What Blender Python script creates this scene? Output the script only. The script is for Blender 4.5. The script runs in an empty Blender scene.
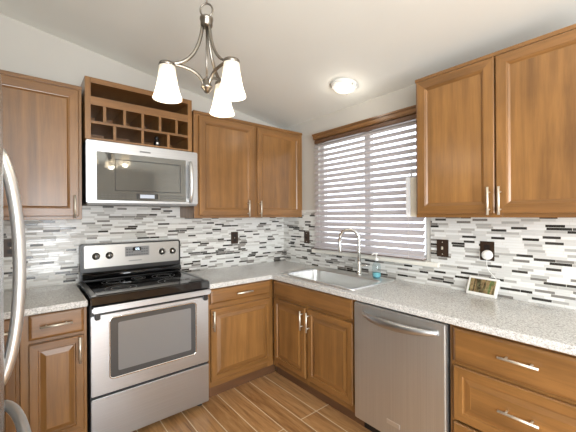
import bpy, bmesh, math, random
from mathutils import Vector, Matrix

random.seed(7)
SC = bpy.context.scene
COL = SC.collection
PI = math.pi

# ------------------------------------------------------------------ camera
CX, CY, CH, FPX, YAW, U0, V0, ROLL = -2.2859, -2.8699, 1.4301, 317.91, 0.8817, 288.7876, 215.4481, -0.006
fwd = Vector((math.cos(YAW), math.sin(YAW), 0))
rgt = Vector((math.sin(YAW), -math.cos(YAW), 0))
up = Vector((0, 0, 1))
cr, sr = math.cos(ROLL), math.sin(ROLL)
rc = rgt * cr + up * sr
uc = up * cr - rgt * sr
cam_d = bpy.data.cameras.new('camera')
cam = bpy.data.objects.new('camera', cam_d)
COL.objects.link(cam)
m = Matrix.Identity(4)
for i in range(3):
    m[i][0], m[i][1], m[i][2] = rc[i], uc[i], -fwd[i]
m[0][3], m[1][3], m[2][3] = CX, CY, CH
cam.matrix_world = m
cam_d.sensor_fit = 'HORIZONTAL'
cam_d.sensor_width = 36
cam_d.lens = FPX * 36 / 576
cam_d.shift_x = -(U0 - 288) / 576
cam_d.shift_y = (V0 - 216) / 576
cam_d.clip_start = 0.02
SC.camera = cam

# ------------------------------------------------------------------ world, lights, exposure
SC.view_settings.view_transform = 'Standard'
SC.view_settings.look = 'None'
SC.view_settings.gamma = 1
SC.view_settings.use_curve_mapping = False
SC.view_settings.exposure = 0.0
SC.cycles.use_denoising = True
SC.cycles.max_bounces = 8
SC.cycles.diffuse_bounces = 5
SC.cycles.glossy_bounces = 5
SC.cycles.transparent_max_bounces = 16
SC.cycles.caustics_reflective = False
SC.cycles.caustics_refractive = False
SC.cycles.sample_clamp_indirect = 6

w = bpy.data.worlds.new('world')
SC.world = w
w.use_nodes = True
bgn = w.node_tree.nodes['Background']
bgn.inputs[0].default_value = (0.86, 0.92, 1.0, 1)
bgn.inputs[1].default_value = 2.4


def area(name, loc, aim, sx, sy, power, col=(1, 1, 1)):
    d = bpy.data.lights.new(name, 'AREA')
    d.shape = 'RECTANGLE'
    d.size, d.size_y, d.energy, d.color = sx, sy, power, col
    o = bpy.data.objects.new(name, d)
    COL.objects.link(o)
    o.location = loc
    o.rotation_euler = (Vector(aim) - Vector(loc)).to_track_quat('-Z', 'Y').to_euler()
    return o


def bulb(name, loc, power, rad=0.03, col=(1, 0.86, 0.68)):
    d = bpy.data.lights.new(name, 'POINT')
    d.energy, d.color, d.shadow_soft_size = power, col, rad
    o = bpy.data.objects.new(name, d)
    COL.objects.link(o)
    o.location = loc
    return o


# added daylight fill, placed at an invented glass door and left window
area('added_door_light', (-2.27, -5.66, 1.12), (-2.0, 0, 2.0), 1.45, 2.0, 175, (0.93, 0.97, 1.0))
area('added_side_light', (-3.10, -4.1, 1.55), (0, -2.6, 1.5), 1.3, 1.2, 64, (0.93, 0.97, 1.0))



# ------------------------------------------------------------------ materials
def lin(c):
    return tuple(((x / 255) / 12.92 if x / 255 <= .04045 else ((x / 255 + .055) / 1.055) ** 2.4) for x in c) + (1,)


class NT:
    def __init__(s, name):
        s.m = bpy.data.materials.new(name)
        s.m.use_nodes = True
        s.t = s.m.node_tree
        s.b = s.t.nodes['Principled BSDF']

    def n(s, typ, **kw):
        o = s.t.nodes.new(typ)
        for k, v in kw.items():
            setattr(o, k, v)
        return o

    def l(s, a, b):
        s.t.links.new(a, b)

    def coord(s, scale=(1, 1, 1), which='Object'):
        tc = s.n('ShaderNodeTexCoord')
        mp = s.n('ShaderNodeMapping')
        mp.inputs['Scale'].default_value = scale
        s.l(tc.outputs[which], mp.inputs['Vector'])
        return mp.outputs[0]

    def noise(s, vec, scale, detail=4, rough=.55, dist=0):
        o = s.n('ShaderNodeTexNoise')
        o.inputs['Scale'].default_value = scale
        o.inputs['Detail'].default_value = detail
        o.inputs['Roughness'].default_value = rough
        o.inputs['Distortion'].default_value = dist
        s.l(vec, o.inputs['Vector'])
        return o

    def ramp(s, fac, stops, interp='LINEAR'):
        o = s.n('ShaderNodeValToRGB')
        cr_ = o.color_ramp
        cr_.interpolation = interp
        while len(cr_.elements) < len(stops):
            cr_.elements.new(0.5)
        for e, (p, c) in zip(cr_.elements, stops):
            e.position = p
            e.color = c
        s.l(fac, o.inputs[0])
        return o.outputs[0]

    def math(s, op, a, b=None):
        o = s.n('ShaderNodeMath', operation=op)
        for i, x in enumerate((a, b)):
            if x is None:
                continue
            if isinstance(x, (int, float)):
                o.inputs[i].default_value = x
            else:
                s.l(x, o.inputs[i])
        return o.outputs[0]

    def mix(s, fac, a, b, blend='MIX'):
        o = s.n('ShaderNodeMix', data_type='RGBA', blend_type=blend)
        for i, x in ((0, fac), (6, a), (7, b)):
            if isinstance(x, (int, float)):
                o.inputs[i].default_value = x
            elif isinstance(x, tuple):
                o.inputs[i].default_value = x
            else:
                s.l(x, o.inputs[i])
        return o.outputs[2]

    def bump(s, h, strength=.2, dist=.002):
        o = s.n('ShaderNodeBump')
        o.inputs['Strength'].default_value = strength
        o.inputs['Distance'].default_value = dist
        s.l(h, o.inputs['Height'])
        s.l(o.outputs[0], s.b.inputs['Normal'])

    def set(s, **kw):
        for k, v in kw.items():
            k = k.replace('_', ' ')
            s.b.inputs[k].default_value = v
        return s


def plain(name, rgb, rough=.5, metal=0, **kw):
    t = NT(name)
    t.b.inputs['Base Color'].default_value = lin(rgb)
    t.b.inputs['Roughness'].default_value = rough
    t.b.inputs['Metallic'].default_value = metal
    for k, v in kw.items():
        t.b.inputs[k.replace('_', ' ')].default_value = v
    vec = t.coord()
    nz = t.noise(vec, 60, 3)
    t.bump(nz.outputs[0], .03, .001)
    return t.m


def wood(name, vertical, light, dark):
    t = NT(name)
    oi = t.n('ShaderNodeObjectInfo')
    sc = (9, 9, .55) if vertical else (.55, .55, 9)
    vec = t.coord(sc)
    off = t.n('ShaderNodeVectorMath', operation='ADD')
    t.l(vec, off.inputs[0])
    cmb = t.n('ShaderNodeCombineXYZ')
    r = t.math('MULTIPLY', oi.outputs['Random'], 37.0)
    for i in range(3):
        t.l(r, cmb.inputs[i])
    t.l(cmb.outputs[0], off.inputs[1])
    v = off.outputs[0]
    n1 = t.noise(v, 1.6, 5, .6, .6)
    n2 = t.noise(v, 14, 4, .6)
    blotch = t.noise(t.coord((1, 1, 1)), 3.5, 3, .5)
    a = t.math('ADD', t.math('MULTIPLY', n1.outputs[0], .62), t.math('MULTIPLY', n2.outputs[0], .16))
    a = t.math('ADD', a, t.math('MULTIPLY', blotch.outputs[0], .22))
    c = t.ramp(a, [(.30, lin(dark)), (.70, lin(light))])
    t.l(c, t.b.inputs['Base Color'])
    t.set(Roughness=.36)
    t.b.inputs['Coat Weight'].default_value = .35
    t.b.inputs['Coat Roughness'].default_value = .22
    t.bump(n2.outputs[0], .04, .001)
    return t.m


def steel(name, rgb, rough=.28, horizontal=True, amount=.08):
    t = NT(name)
    vec = t.coord((1.5, 1.5, 220) if horizontal else (220, 220, 1.5))
    nz = t.noise(vec, 1.0, 3)
    sm = t.noise(t.coord(), 4, 3)
    c = t.ramp(nz.outputs[0], [(.2, lin(tuple(x * .93 for x in rgb))), (.8, lin(rgb))])
    t.l(c, t.b.inputs['Base Color'])
    t.b.inputs['Metallic'].default_value = 1
    r = t.math('ADD', t.math('MULTIPLY', nz.outputs[0], amount), rough - amount / 2)
    r = t.math('ADD', r, t.math('MULTIPLY', sm.outputs[0], .08))
    t.l(r, t.b.inputs['Roughness'])
    t.bump(nz.outputs[0], .025, .0006)
    return t.m


def mosaic(name):
    """rows of thin glass and stone strips, random lengths, thin pale grout"""
    t = NT(name)
    tc = t.n('ShaderNodeTexCoord')
    sep = t.n('ShaderNodeSeparateXYZ')
    t.l(tc.outputs['Object'], sep.inputs[0])
    s = t.math('ADD', sep.outputs[0], t.math('MULTIPLY', sep.outputs[1], -1.0))
    row_f = t.math('DIVIDE', sep.outputs[2], .0163)
    row = t.math('FLOOR', row_f)
    fr = t.math('FRACT', row_f)
    wn = t.n('ShaderNodeTexWhiteNoise', noise_dimensions='1D')
    t.l(row, wn.inputs['W'])
    wcoord = t.math('ADD', t.math('DIVIDE', s, .088), t.math('MULTIPLY', wn.outputs['Value'], 431.0))
    wcoord = t.math('ADD', wcoord, t.math('MULTIPLY', row, 61.0))
    vo = t.n('ShaderNodeTexVoronoi', voronoi_dimensions='1D', feature='F1')
    vo.inputs['Scale'].default_value = 1
    vo.inputs['Randomness'].default_value = .72
    t.l(wcoord, vo.inputs['W'])
    ve = t.n('ShaderNodeTexVoronoi', voronoi_dimensions='1D', feature='DISTANCE_TO_EDGE')
    ve.inputs['Scale'].default_value = 1
    ve.inputs['Randomness'].default_value = .72
    t.l(wcoord, ve.inputs['W'])
    sc = t.n('ShaderNodeSeparateColor')
    t.l(vo.outputs['Color'], sc.inputs[0])
    rnd = sc.outputs[0]
    rnd2 = sc.outputs[1]
    W_, L_, G_, M_, D_ = MOS
    base = t.ramp(rnd, [(0, lin(W_)), (.44, lin(L_)), (.66, lin(G_)), (.79, lin(M_)), (.88, lin(D_))], 'CONSTANT')
    nz = t.noise(t.coord((30, 30, 200)), 1, 4)
    base = t.mix(.25, base, nz.outputs[0], 'SOFT_LIGHT')
    base = t.mix(t.math('MULTIPLY', rnd2, .07), base, (.3, .3, .28, 1))
    # grout mask
    e1 = t.math('GREATER_THAN', ve.outputs['Distance'], .012)
    lo = t.math('GREATER_THAN', fr, .07)
    hi = t.math('LESS_THAN', fr, .96)
    tile = t.math('MULTIPLY', e1, t.math('MULTIPLY', lo, hi))
    col = t.mix(tile, lin((206, 203, 196)), base)
    t.l(col, t.b.inputs['Base Color'])
    rr = t.math('ADD', .12, t.math('MULTIPLY', rnd2, .25))
    t.l(t.math('ADD', rr, t.math('MULTIPLY', t.math('SUBTRACT', 1.0, tile), .4)), t.b.inputs['Roughness'])
    t.bump(tile, .35, .0015)
    return t.m


def granite(name):
    t = NT(name)
    vec = t.coord()
    a = t.noise(vec, 230, 2, .6)
    b = t.noise(vec, 95, 3, .6)
    v = t.n('ShaderNodeTexVoronoi', feature='F1')
    v.inputs['Scale'].default_value = 210
    t.l(vec, v.inputs['Vector'])
    sc = t.n('ShaderNodeSeparateColor')
    t.l(v.outputs['Color'], sc.inputs[0])
    c1 = t.ramp(sc.outputs[0], [(0, lin((134, 132, 128))), (.16, lin((176, 174, 170))), (.4, lin((204, 202, 198))), (.78, lin((230, 229, 226)))], 'CONSTANT')
    c2 = t.ramp(b.outputs[0], [(.3, lin((170, 168, 164))), (.7, lin((230, 229, 226)))])
    c = t.mix(.45, c1, c2)
    t.l(c, t.b.inputs['Base Color'])
    t.set(Roughness=.2)
    t.bump(a.outputs[0], .02, .0005)
    return t.m


def planks(name):
    """wood-look planks running along Y with pale thin joints"""
    t = NT(name)
    tc = t.n('ShaderNodeTexCoord')
    sep = t.n('ShaderNodeSeparateXYZ')
    t.l(tc.outputs['Object'], sep.inputs[0])
    cmb = t.n('ShaderNodeCombineXYZ')
    t.l(sep.outputs[1], cmb.inputs[0])
    t.l(t.math('ADD', sep.outputs[0], .053), cmb.inputs[1])
    br = t.n('ShaderNodeTexBrick')
    br.offset = .37
    br.offset_frequency = 3
    br.inputs['Scale'].default_value = 1
    br.inputs['Brick Width'].default_value = 1.2
    br.inputs['Row Height'].default_value = .152
    br.inputs['Mortar Size'].default_value = .0034
    br.inputs['Mortar Smooth'].default_value = .1
    br.inputs['Bias'].default_value = 0
    br.inputs['Color1'].default_value = (0, 0, 0, 1)
    br.inputs['Color2'].default_value = (1, 1, 1, 1)
    br.inputs['Mortar'].default_value = (.5, .5, .5, 1)
    t.l(cmb.outputs[0], br.inputs['Vector'])
    tone = br.outputs['Color']
    add = t.n('ShaderNodeVectorMath', operation='ADD')
    mul = t.n('ShaderNodeVectorMath', operation='SCALE')
    t.l(tone, mul.inputs[0])
    mul.inputs['Scale'].default_value = 13
    t.l(t.coord((10, .8, 1)), add.inputs[0])
    t.l(mul.outputs[0], add.inputs[1])
    g = t.noise(add.outputs[0], 2.2, 6, .62, 1.4)
    g2 = t.noise(add.outputs[0], 16, 4, .6)
    f = t.math('ADD', t.math('MULTIPLY', g.outputs[0], .8), t.math('MULTIPLY', g2.outputs[0], .2))
    c = t.ramp(f, [(.32, lin((116, 76, 42))), (.5, lin((186, 138, 88))), (.68, lin((216, 172, 120)))])
    c = t.mix(.35, c, t.ramp(tone, [(0, lin((132, 92, 56))), (1, lin((190, 148, 104)))]))
    c = t.mix(br.outputs['Fac'], c, lin((222, 202, 172)))
    t.l(c, t.b.inputs['Base Color'])
    t.set(Roughness=.34)
    t.bump(t.math('SUBTRACT', 1.0, br.outputs['Fac']), .3, .002)
    return t.m


def paint(name, rgb, bump=.08):
    t = NT(name)
    vec = t.coord()
    big = t.noise(vec, 1.2, 2)
    c = t.ramp(big.outputs[0], [(.3, lin(tuple(x * .98 for x in rgb))), (.7, lin(rgb))])
    t.l(c, t.b.inputs['Base Color'])
    t.set(Roughness=.75)
    t.bump(t.noise(vec, 90, 4).outputs[0], bump, .002)
    return t.m


def glow(name, rgb, strength):
    t = NT(name)
    t.b.inputs['Base Color'].default_value = lin(rgb)
    t.b.inputs['Emission Color'].default_value = lin(rgb)
    t.b.inputs['Emission Strength'].default_value = strength
    return t.m


def cut_glass(name):
    """lit pressed glass with a faceted pattern"""
    t = NT(name)
    v = t.n('ShaderNodeTexVoronoi', feature='F1')
    v.inputs['Scale'].default_value = 48
    t.l(t.coord(), v.inputs['Vector'])
    c = t.ramp(v.outputs['Distance'], [(.25, lin((255, 250, 240))), (.75, lin((196, 190, 178)))])
    t.l(c, t.b.inputs['Base Color'])
    t.l(c, t.b.inputs['Emission Color'])
    t.b.inputs['Emission Strength'].default_value = .95
    t.set(Roughness=.2)
    return t.m


def clear_glass(name, tint=(1, 1, 1, 1), ior=1.45):
    t = NT(name)
    tr = t.n('ShaderNodeBsdfTransparent')
    tr.inputs[0].default_value = tint
    gl = t.n('ShaderNodeBsdfGlossy')
    gl.inputs['Roughness'].default_value = .02
    fr = t.n('ShaderNodeFresnel')
    fr.inputs[0].default_value = ior
    mx = t.n('ShaderNodeMixShader')
    ge = t.n('ShaderNodeNewGeometry')
    front = t.math('SUBTRACT', 1.0, ge.outputs['Backfacing'])
    t.l(t.math('MULTIPLY', fr.outputs[0], front), mx.inputs[0])
    t.l(tr.outputs[0], mx.inputs[1])
    t.l(gl.outputs[0], mx.inputs[2])
    t.l(mx.outputs[0], t.t.nodes['Material Output'].inputs[0])
    return t.m


def frosted(name, rgb, em):
    t = NT(name)
    df = t.n('ShaderNodeBsdfDiffuse')
    df.inputs[0].default_value = lin(rgb)
    tr = t.n('ShaderNodeBsdfTranslucent')
    tr.inputs[0].default_value = lin(rgb)
    mx = t.n('ShaderNodeMixShader')
    mx.inputs[0].default_value = .6
    t.l(df.outputs[0], mx.inputs[1])
    t.l(tr.outputs[0], mx.inputs[2])
    e = t.n('ShaderNodeEmission')
    e.inputs[0].default_value = lin((255, 246, 230))
    e.inputs[1].default_value = em
    ad = t.n('ShaderNodeAddShader')
    t.l(mx.outputs[0], ad.inputs[0])
    t.l(e.outputs[0], ad.inputs[1])
    t.l(ad.outputs[0], t.t.nodes['Material Output'].inputs[0])
    return t.m


def picture(name):
    """forest photograph on the little frame's screen: trunks and leaves from noise"""
    t = NT(name)
    vec = t.coord((34, 1, 5), 'Object')
    tr = t.noise(vec, 1, 3, .6)
    lf = t.noise(t.coord((60, 1, 60)), 1, 3, .6)
    c1 = t.ramp(tr.outputs[0], [(.36, lin((28, 20, 14))), (.45, lin((92, 66, 42))), (.54, lin((176, 140, 100))), (.64, lin((96, 116, 66)))])
    c2 = t.ramp(lf.outputs[0], [(.4, lin((30, 36, 18))), (.65, lin((150, 156, 110)))])
    t.l(t.mix(.35, c1, c2), t.b.inputs['Base Color'])
    t.set(Roughness=.15)
    return t.m


MOS = ((222, 222, 219), (202, 201, 197), (172, 170, 165), (124, 120, 115), (40, 36, 32))
M = {
    'wv': wood('cabinet_wood_vertical', True, (156, 111, 60), (92, 61, 29)),
    'wh': wood('cabinet_wood_horizontal', False, (152, 107, 58), (89, 59, 28)),
    'wi': wood('cabinet_wood_inside', False, (150, 104, 54), (104, 66, 30)),
    'kick': wood('toe_kick_wood', False, (112, 78, 52), (74, 50, 34)),
    'steel': steel('brushed_steel', (194, 196, 199), .31),
    'steelv': steel('brushed_steel_upright', (216, 216, 214), .44, False),
    'fridge_steel': steel('fridge_steel', (196, 198, 200), .22, False),
    'sink_steel': plain('sink_satin_steel', (226, 226, 224), .3, .92),
    'nickel': plain('brushed_nickel', (146, 140, 131), .3, 1),
    'faucet_steel': plain('bright_faucet_steel', (226, 225, 222), .22, 1),
    'panel_steel': plain('brushed_panel_steel', (158, 156, 152), .36, 1),
    'handle_steel': plain('satin_handle_steel', (222, 222, 221), .38, .92),
    'pull': plain('satin_pull', (232, 226, 212), .42, .85),
    'grey_metal': plain('dark_grey_metal', (120, 119, 117), .3, .9),
    'chrome': plain('polished_chrome', (222, 222, 222), .1, 1),
    'black_glass': plain('black_glass', (14, 14, 15), .06),
    'black': plain('black_enamel', (20, 20, 21), .3),
    'dark': plain('dark_gasket', (26, 25, 25), .6),
    'grey': plain('grey_plastic', (116, 116, 116), .4),
    'charcoal': plain('charcoal_side', (52, 52, 54), .45),
    'bronze': plain('bronze_plate', (62, 46, 35), .35, .3),
    'bronze_dark': plain('bronze_socket', (32, 24, 20), .45),
    'white': plain('white_plastic', (236, 235, 230), .4),
    'bright_white': plain('bright_white_plastic', (246, 248, 252), .35),
    'cream': plain('cream_plastic', (226, 220, 206), .5),
    'slat': plain('white_slat', (190, 183, 184), .45),
    'cord': plain('white_cord', (214, 208, 200), .7),
    'wall': paint('wall_paint', (196, 192, 184)),
    'ceil': paint('ceiling_paint', (238, 240, 234), .2),
    'sill': paint('sill_paint', (232, 228, 218), .02),
    'tile': mosaic('mosaic_strips'),
    'top': granite('speckled_counter'),
    'floor': planks('wood_plank_floor'),
    'glass': clear_glass('window_glass'),
    'bottle': clear_glass('bottle_plastic', (.88, .93, .94, 1), 1.4),
    'shade': frosted('frosted_shade', (250, 246, 238), .05),
    'dome': cut_glass('lit_cut_glass_dome'),
    'lamp': glow('bulb_glow', (255, 240, 214), 6),
    'soap': plain('aqua_soap', (126, 196, 206), .12),
    'screen': picture('forest_picture'),
    'display': glow('lit_display', (170, 178, 190), .35),
    'digits': glow('lit_digits', (230, 244, 255), 1.3),
}


# microwave door glass: dark see-through tint that mirrors the room
def door_glass(name, rgb, rough, spec):
    t = NT(name)
    t.b.inputs['Base Color'].default_value = lin(rgb)
    t.b.inputs['Roughness'].default_value = rough
    t.b.inputs['Metallic'].default_value = spec
    t.bump(t.noise(t.coord((400, 400, 400)), 1, 1).outputs[0], .01, .0003)
    return t.m


M['oven_glass'] = door_glass('oven_glass', (86, 88, 90), .16, .4)
M['oven_glass_inner'] = door_glass('oven_glass_inner', (138, 141, 144), .16, .4)
M['micro_glass'] = door_glass('micro_glass', (112, 112, 109), .05, .6)


# ------------------------------------------------------------------ geometry helpers
class MB:
    """collects shapes in one bmesh, builds one mesh object"""

    def __init__(s):
        s.bm = bmesh.new()

    def _mi(s, faces, mi):
        for f in faces:
            f.material_index = mi

    def box(s, x0, x1, y0, y1, z0, z1, mi=0, bev=0):
        r = bmesh.ops.create_cube(s.bm, size=1)
        vs = r['verts']
        for v in vs:
            v.co = Vector(((x0 + x1) / 2 + v.co.x * (x1 - x0), (y0 + y1) / 2 + v.co.y * (y1 - y0), (z0 + z1) / 2 + v.co.z * (z1 - z0)))
        fs = set(f for v in vs for f in v.link_faces)
        s._mi(fs, mi)
        if bev:
            es = list(set(e for v in vs for e in v.link_edges))
            rr = bmesh.ops.bevel(s.bm, geom=es, offset=bev, segments=2, affect='EDGES', clamp_overlap=True)
            s._mi(rr['faces'], mi)
        return s

    def tube(s, pts, rad, seg=10, mi=0, caps=True, closed=False, flat=None):
        pts = [Vector(p) for p in pts]
        n = len(pts)
        rads = rad if isinstance(rad, (list, tuple)) else [rad] * n
        rings = []
        prev = None
        for i, p in enumerate(pts):
            if closed:
                d = (pts[(i + 1) % n] - pts[(i - 1) % n])
            else:
                d = pts[min(i + 1, n - 1)] - pts[max(i - 1, 0)]
            d.normalize()
            if prev is None:
                a = Vector((0, 0, 1)) if abs(d.z) < .9 else Vector((1, 0, 0))
                nn = (a - d * a.dot(d)).normalized()
            else:
                nn = (prev - d * prev.dot(d)).normalized()
            prev = nn
            bb = d.cross(nn)
            ring = []
            for k in range(seg):
                t = 2 * PI * k / seg
                fa, fb = (1, 1) if flat is None else flat
                ring.append(s.bm.verts.new(p + (nn * math.cos(t) * fa + bb * math.sin(t) * fb) * rads[i]))
            rings.append(ring)
        for i in range(n if closed else n - 1):
            a, b = rings[i], rings[(i + 1) % n]
            for k in range(seg):
                f = s.bm.faces.new((a[k], a[(k + 1) % seg], b[(k + 1) % seg], b[k]))
                f.material_index = mi
                f.smooth = True
        if caps and not closed:
            f = s.bm.faces.new(list(reversed(rings[0])))
            f.material_index = mi
            f = s.bm.faces.new(rings[-1])
            f.material_index = mi
        return s

    def lathe(s, prof, seg=24, c=(0, 0, 0), mi=0, axis='z'):
        c = Vector(c)
        rings = []
        for r, z in prof:
            ring = []
            for k in range(seg):
                t = 2 * PI * k / seg
                v = Vector((r * math.cos(t), r * math.sin(t), z))
                if axis == 'y':
                    v = Vector((v.x, -z, v.y))
                if axis == 'x':
                    v = Vector((z, v.x, v.y))
                ring.append(s.bm.verts.new(c + v))
            rings.append(ring)
        for a, b in zip(rings, rings[1:]):
            for k in range(seg):
                f = s.bm.faces.new((a[k], a[(k + 1) % seg], b[(k + 1) % seg], b[k]))
                f.smooth = True
                f.material_index = mi
        return s

    def disc(s, r, z, seg=24, c=(0, 0, 0), mi=0):
        vs = [s.bm.verts.new(Vector(c) + Vector((r * math.cos(2 * PI * k / seg), r * math.sin(2 * PI * k / seg), z))) for k in range(seg)]
        s.bm.faces.new(vs).material_index = mi
        return s

    def rings(s, x0, x1, z0, z1, prof, mv=0, mh=1, mc=None, back=None):
        """rectangular front (facing -Y) from inset profile rings (inset, y)"""
        R = []
        for ins, y in prof:
            R.append([s.bm.verts.new((x0 + ins, y, z0 + ins)), s.bm.verts.new((x1 - ins, y, z0 + ins)),
                      s.bm.verts.new((x1 - ins, y, z1 - ins)), s.bm.verts.new((x0 + ins, y, z1 - ins))])
        for a, b in zip(R, R[1:]):
            for k in range(4):
                f = s.bm.faces.new((a[k], a[(k + 1) % 4], b[(k + 1) % 4], b[k]))
                f.material_index = mh if k in (0, 2) else mv
        f = s.bm.faces.new(R[-1])
        f.material_index = mv if mc is None else mc
        f = s.bm.faces.new(list(reversed(R[0])))
        f.material_index = mv
        return s

    def build(s, name, mats, parent=None, bev=0, smooth=False, loc=None):
        bmesh.ops.recalc_face_normals(s.bm, faces=s.bm.faces[:])
        me = bpy.data.meshes.new(name)
        s.bm.to_mesh(me)
        s.bm.free()
        for x in (mats if isinstance(mats, (list, tuple)) else [mats]):
            me.materials.append(x)
        if smooth:
            for p in me.polygons:
                p.use_smooth = True
        o = bpy.data.objects.new(name, me)
        COL.objects.link(o)
        if parent is not None:
            o.parent = parent
        if loc is not None:
            o.location = loc
        if bev:
            b = o.modifiers.new('bevel', 'BEVEL')
            b.width = bev
            b.segments = 2
            b.limit_method = 'ANGLE'
        return o


def thing(name, label, cat, loc=(0, 0, 0), rz=0, group=None):
    o = bpy.data.objects.new(name, None)
    o.empty_display_size = .05
    COL.objects.link(o)
    o.location = loc
    o.rotation_euler = (0, 0, rz)
    return tag(o, label, cat, group)


def tag(o, label, cat, group=None):
    o['label'] = label
    o['category'] = cat
    if group:
        o['group'] = group
    return o


def struct(o, label=None):
    o['kind'] = 'structure'
    if label:
        o['label'] = label
    return o


def arc(c, r, a0, a1, n, plane='xz'):
    out = []
    for i in range(n + 1):
        a = a0 + (a1 - a0) * i / n
        if plane == 'xz':
            out.append((c[0] + r * math.cos(a), c[1], c[2] + r * math.sin(a)))
        elif plane == 'xy':
            out.append((c[0] + r * math.cos(a), c[1] + r * math.sin(a), c[2]))
        else:
            out.append((c[0], c[1] + r * math.cos(a), c[2] + r * math.sin(a)))
    return out


def bez(p0, p1, p2, p3, n=14):
    p0, p1, p2, p3 = map(Vector, (p0, p1, p2, p3))
    return [p0 * (1 - t) ** 3 + p1 * 3 * t * (1 - t) ** 2 + p2 * 3 * t * t * (1 - t) + p3 * t ** 3 for t in [i / n for i in range(n + 1)]]


RW = -PI / 2      # things standing against the right wall face -X

# ------------------------------------------------------------------ room shell
XL, YF = -3.2, -5.8
LY0, LY1 = -4.8, -3.4
CZ, CS = 2.4225, .1540        # ceiling height at the window wall and its rise towards the left


def cz(x):
    return CZ - CS * x


b = MB()
b.box(XL - .1, .12, YF - .1, .12, -.1, 0)
struct(b.build('floor', M['floor']), 'wood plank floor with pale thin joints')


def slab_quad(name, pts, thick, mat):
    bm = bmesh.new()
    vs = [bm.verts.new(p) for p in pts]
    f = bm.faces.new(vs)
    ext = bmesh.ops.extrude_face_region(bm, geom=[f])
    for v in [g for g in ext['geom'] if isinstance(g, bmesh.types.BMVert)]:
        v.co += Vector(thick)
    bmesh.ops.recalc_face_normals(bm, faces=bm.faces[:])
    me = bpy.data.meshes.new(name)
    bm.to_mesh(me)
    bm.free()
    me.materials.append(mat)
    o = bpy.data.objects.new(name, me)
    COL.objects.link(o)
    return o


struct(slab_quad('ceiling', [(XL - .1, YF - .1, cz(XL - .1)), (.12, YF - .1, cz(.12)), (.12, .12, cz(.12)), (XL - .1, .12, cz(XL - .1))], (0, 0, .1), M['ceil']), 'sloping off white ceiling')
struct(slab_quad('wall_back', [(XL, 0, 0), (0, 0, 0), (0, 0, cz(0)), (XL, 0, cz(XL))], (0, .12, 0), M['wall']))
lw = slab_quad('wall_left', [(XL, LY1, 0), (XL, 0, 0), (XL, 0, cz(XL)), (XL, LY1, cz(XL))], (-.1, 0, 0), M['wall'])
struct(lw)
for ya, yb, za, zb in ((YF, LY0, 0, cz(XL)), (LY0, LY1, 0, .9), (LY0, LY1, 2.2, cz(XL))):
    slab_quad('wall_piece', [(XL, ya, za), (XL, yb, za), (XL, yb, zb), (XL, ya, zb)], (-.1, 0, 0), M['wall']).parent = lw
b = MB()
for ya, yb, za, zb in ((LY0, LY0 + .05, .9, 2.2), (LY1 - .05, LY1, .9, 2.2), (LY0 + .05, LY1 - .05, .9, .95), (LY0 + .05, LY1 - .05, 2.15, 2.2), (-4.13, -4.07, .95, 2.15)):
    b.box(XL - .08, XL - .03, ya, yb, za, zb)
w2 = struct(b.build('added_window', M['white'], bev=.003))  # unseen window, added as an opening for the side fill light
b = MB()
b.box(XL - .058, XL - .054, LY0 + .05, LY1 - .05, .95, 2.15)
b.build('pane', M['glass'], w2)

# right wall with the window hole
WY0, WY1, WZ0, WZ1 = -.570, -1.700, 1.09, 2.18
b = MB()
T = .12
b.box(0, T, YF, WY1, 0, CZ)
b.box(0, T, WY0, .12, 0, CZ)
b.box(0, T, WY1, WY0, 0, WZ0)
b.box(0, T, WY1, WY0, WZ1, CZ)
struct(b.build('wall_right', M['wall']))

# front wall behind the camera, with an invented glass door added for daylight
DX0, DX1, DZ = -3.02, -1.5, 2.15
b = MB()
b.box(XL, DX0, YF - .1, YF, 0, cz(XL) - .02)
b.box(DX1, 0, YF - .1, YF, 0, CZ)
b.box(DX0, DX1, YF - .1, YF, DZ, CZ)
o = b.build('wall_front', M['wall'])
struct(o)
gable = slab_quad('wall_front_gable', [(XL, YF, CZ), (0, YF, CZ), (0, YF, cz(0)), (XL, YF, cz(XL))], (0, -.1, 0), M['wall'])
gable.parent = o
b = MB()
for x in (DX0, (DX0 + DX1) / 2 - .04, DX1 - .08):
    b.box(x, x + .08, YF - .07, YF - .02, 0, DZ)
b.box(DX0, DX1, YF - .07, YF - .02, DZ - .08, DZ)
b.box(DX0, DX1, YF - .07, YF - .02, 0, .08)
d1 = struct(b.build('added_glass_door', M['white'], bev=.004))
b = MB()
b.box(DX0 + .07, DX1 - .07, YF - .05, YF - .044, .07, DZ - .07)
b.build('pane', M['glass'], d1)

# window behind the blind
b = MB()
fx0, fx1 = .05, .10
fw = .032
b.box(fx0, fx1, WY1, WY1 + fw, WZ0, WZ1)
b.box(fx0, fx1, WY0 - fw, WY0, WZ0, WZ1)
b.box(fx0, fx1, WY1 + fw, WY0 - fw, WZ0, WZ0 + fw)
b.box(fx0, fx1, WY1 + fw, WY0 - fw, WZ1 - fw, WZ1)
b.box(fx0, fx1, -1.165, -1.105, WZ0 + fw, WZ1 - fw)
w1 = struct(b.build('window_1', M['white'], bev=.003), 'white framed two pane sliding window')
for y0, y1 in ((WY1 + fw, -1.165), (-1.105, WY0 - fw)):
    b = MB()
    b.box(.072, .076, y0, y1, WZ0 + fw, WZ1 - fw)
    b.build('pane', M['glass'], w1)

# mosaic splashback on the two walls
b = MB()
b.box(-3.0, -2.0, -.008, 0, .905, 1.416)
b.box(-2.0, -1.2, -.008, 0, .88, 1.535)
b.box(-1.2, -.008, -.008, 0, .905, 1.416)
struct(b.build('trim_1', M['tile']), 'mosaic strip tile splashback on the range wall')
b = MB()
b.box(-.008, 0, -.56, 0, .905, 1.486)
b.box(-.008, 0, -1.735, -.56, .905, 1.06)
b.box(-.008, 0, -2.752, -1.735, .905, 1.416)
struct(b.build('trim_2', M['tile']), 'mosaic strip tile splashback on the window wall')
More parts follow.
